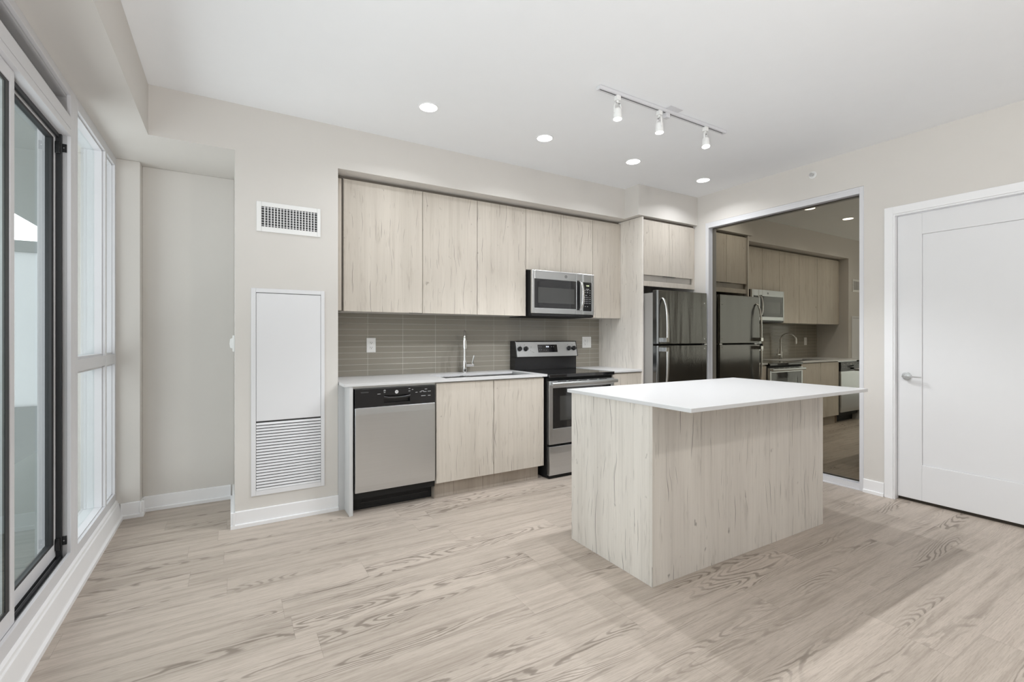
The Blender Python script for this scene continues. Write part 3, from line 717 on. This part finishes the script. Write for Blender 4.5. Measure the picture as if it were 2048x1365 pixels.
# ------------------------------------------------------------ microwave
MX0, MX1, MF = 2.367, 3.103, 3.585
mw = thing('microwave', 'stainless steel over-the-range microwave under the short cabinet', 'microwave', ((MX0+MX1)/2, YB, 1.44))
bx('body', 'blackmatt', mw, MX0, MX1, MF+.030, YB-.003, 1.437, 1.866)
bx('bottom_vent', 'black', mw, MX0+.004, MX1-.004, MF+.006, 3.70, 1.441, 1.461)
W0, W1, V0, V1 = 2.392, 2.880, 1.515, 1.783
md = MB().frame('y', MF, MF+.029, (MX0, 2.952, 1.463, 1.865), (W0, W1, V0, V1)).build('door', 'steel', mw, .004)
MB().frame('y', MF+.003, MF+.025, (W0, W1, V0, V1), (2.434, 2.862, 1.563, 1.708)).build('door_glass', 'blackglass', md)
bx('window', 'ovenglass', md, 2.434, 2.862, MF+.005, MF+.024, 1.563, 1.708, bevel=0)
hp = [(2.927, MF+.002, 1.790), (2.932, MF-.028, 1.765), (2.934, MF-.040, 1.71), (2.934, MF-.043, 1.65), (2.934, MF-.040, 1.59), (2.932, MF-.028, 1.535), (2.927, MF+.002, 1.510)]
MB().tube(hp, .01, 14, flat=(.013, .006, (1, 0, 0))).build('handle', 'satin', md)
MB().box(2.884, 2.924, MF-.003, MF+.003, 1.505, 1.795).build('handle_recess', 'black', md, .002)
MB().ring((2.753, MF-.0001, 1.822), (0, -1, 0), .0095, .0135, .001).build('badge', 'slot', md); MB().text('GE', .010, (2.753, MF-.0008, 1.822)).build('badge_lettering', 'slot', md)
mp = MB().frame('y', MF, MF+.029, (2.954, MX1, 1.463, 1.865), (2.966, 3.073, 1.500, 1.782)).build('control_frame', 'steel', mw, .004)
bx('control_panel', 'black', mw, 2.966, 3.073, MF+.002, MF+.025, 1.500, 1.782)
MB().text('10:08', .017, (3.022, MF+.001, 1.749)).build('clock', 'digit_green', mw)
m = MB()
for x, z, ww in ((3.02, 1.716, .042), (2.992, 1.703, .010), (3.020, 1.703, .020), (3.052, 1.703, .012), (2.992, 1.684, .008), (3.020, 1.683, .018), (3.052, 1.681, .010), (3.005, 1.655, .022), (3.052, 1.657, .006), (3.052, 1.635, .006), (3.052, 1.617, .014), (3.052, 1.597, .010), (3.052, 1.577, .014), (2.992, 1.545, .009), (3.020, 1.545, .010)):
    bx('button_mark', 'white_print', mw, x-ww/2, x+ww/2, MF+.0010, MF+.002, z-.002, z+.002, bevel=0)
for r_ in range(4):
    for c_ in range(3): x = 2.987+c_*.0195; z = 1.636-r_*.0195; bx('key_mark', 'white_print', mw, x-.0026, x+.0026, MF+.0010, MF+.002, z-.0035, z+.0035, bevel=0)

# ------------------------------------------------------------ fridge
GX0, GX1, GF = 3.575, 4.330, 3.194
fg = thing('refrigerator', 'stainless steel top-freezer refrigerator beside the smoked glass panel', 'refrigerator', ((GX0+GX1)/2, 3.55, 0))
bx('body', 'fridgeside', fg, GX0+.002, GX1-.002, 3.262, 3.95, .03, 1.685, bevel=.004)
bx('toe_grille', 'blackmatt', fg, GX0+.01, GX1-.01, 3.245, 3.30, 0, .06)
def fdoor(name, z0, z1):
    return MB().prism([(GX0, 3.258), (GX0, GF+.012), (GX0+.012, GF), (GX1-.012, GF), (GX1, GF+.012), (GX1, 3.258)], 'z', z0, z1).build(name, 'steel_dark', fg, .003)
f1 = fdoor('freezer_door', 1.176, 1.708); f2 = fdoor('fridge_door', .065, 1.160)
bx('hinge_cover', 'blackmatt', fg, GX0+.05, GX0+.12, 3.262, 3.34, 1.685, 1.70); bx('hinge_bracket', 'satin', fg, GX1-.05, GX1-.004, GF-.002, 3.25, 1.163, 1.173)
bx('door_seal', 'blackmatt', fg, GX0+.006, GX1-.006, 3.2585, 3.2615, .07, 1.70, bevel=0)
X = GX0+.070
hp = [(X, GF+.002, 1.628), (X+.001, GF-.020, 1.615), (X+.002, GF-.044, 1.55), (X+.003, GF-.056, 1.46), (X+.003, GF-.060, 1.36), (X+.003, GF-.060, 1.235)]
MB().tube(hp, .01, 14, flat=(.016, .008, (1, 0, 0))).box(X-.025, X+.019, GF-.066, GF+.002, 1.195, 1.237).build('handle', 'satin', f1, .001)
hp = [(X+.003, GF-.060, 1.105), (X+.003, GF-.060, .98), (X+.003, GF-.056, .86), (X+.002, GF-.044, .74), (X+.001, GF-.020, .68), (X, GF+.002, .668)]
MB().tube(hp, .01, 14, flat=(.016, .008, (1, 0, 0))).box(X-.025, X+.019, GF-.066, GF+.002, 1.103, 1.142).build('handle', 'satin', f2, .001)
for z in (1.60, 1.225): MB().cyl((GX1-.05, GF+.001, z), (GX1-.05, GF-.002, z), .005, seg=12).build('hole_plug', 'platewhite', f1)
MB().cyl((GX1-.05, GF+.001, 1.125), (GX1-.05, GF-.002, 1.125), .005, seg=12).build('hole_plug', 'platewhite', f2)

# ------------------------------------------------------------ outlets on the tiles
def outlet(name, label, x0, x1, z0, z1, gangs):
    r = thing(name, label, 'outlet', ((x0+x1)/2, YB, (z0+z1)/2))
    bx('plate', 'platewhite', r, x0, x1, YB-.006, YB-.0005, z0, z1, bevel=.0025)
    for gx, kind in gangs:
        bx('insert', 'platewhite', r, gx-.0165, gx+.0165, YB-.0082, YB-.0055, (z0+z1)/2-.034, (z0+z1)/2+.034)
        if kind == 'duplex':
            m = MB()
            for dz in (.020, -.020):
                zc = (z0+z1)/2+dz
                m.box(gx-.008, gx-.0055, YB-.0087, YB-.0081, zc-.002, zc+.007); m.box(gx+.0055, gx+.008, YB-.0087, YB-.0081, zc-.002, zc+.006)
                m.cyl((gx, YB-.0087, zc-.008), (gx, YB-.0081, zc-.008), .003, seg=10)
            m.build('slots', 'slot', r)
        else: MB().prism([(YB-.008, (z0+z1)/2-.03), (YB-.0115, (z0+z1)/2+.03), (YB-.008, (z0+z1)/2+.031)], 'x', gx-.0145, gx+.0145).build('rocker', 'platewhite', r)
outlet('wall_outlet', 'white single outlet on the tiles above the dishwasher', .976, 1.052, 1.115, 1.237, [(1.014, 'duplex')])
outlet('wall_outlet', 'white double-wide outlet plate on the tiles right of the range', 3.292, 3.417, 1.126, 1.248, [(3.331, 'duplex'), (3.378, 'rocker')])

# ------------------------------------------------------------ island
ox, oy, th = 1.7934, 1.6367, -.0162
il = thing('kitchen_island', 'pale oak kitchen island under a white top', 'island', (ox, oy, 0), None, th)
bw, bd, zt = 1.586, .6561, .9018
MB().box(.0, .020, .0205, bd, 0, zt).build('side_panel', 'wood2', il, .001, local=True)
MB().box(bw-.020, bw, .0205, bd, 0, zt).build('side_panel', 'wood2', il, .001, local=True)
MB().box(0, bw, 0, .020, 0, zt).build('front_panel', 'wood2', il, .001, local=True)
MB().box(.0205, bw-.0205, .0205, bd-.02, .10, zt).build('body', 'under', il, local=True)
for a, b in ((.0215, .535), (.5375, 1.05), (1.0525, bw-.0215)): MB().box(a, b, bd-.0195, bd-.001, .11, .885).build('door', 'wood', il, .001, local=True)
it = thing('island_countertop', 'white quartz top overhanging the island', 'countertop', (ox, oy, zt), None, th)
MB().box(-.0135, bw+.0391, -.2434, bd+.028, .0002, .0205).build('slab', 'quartz', it, .002, local=True)
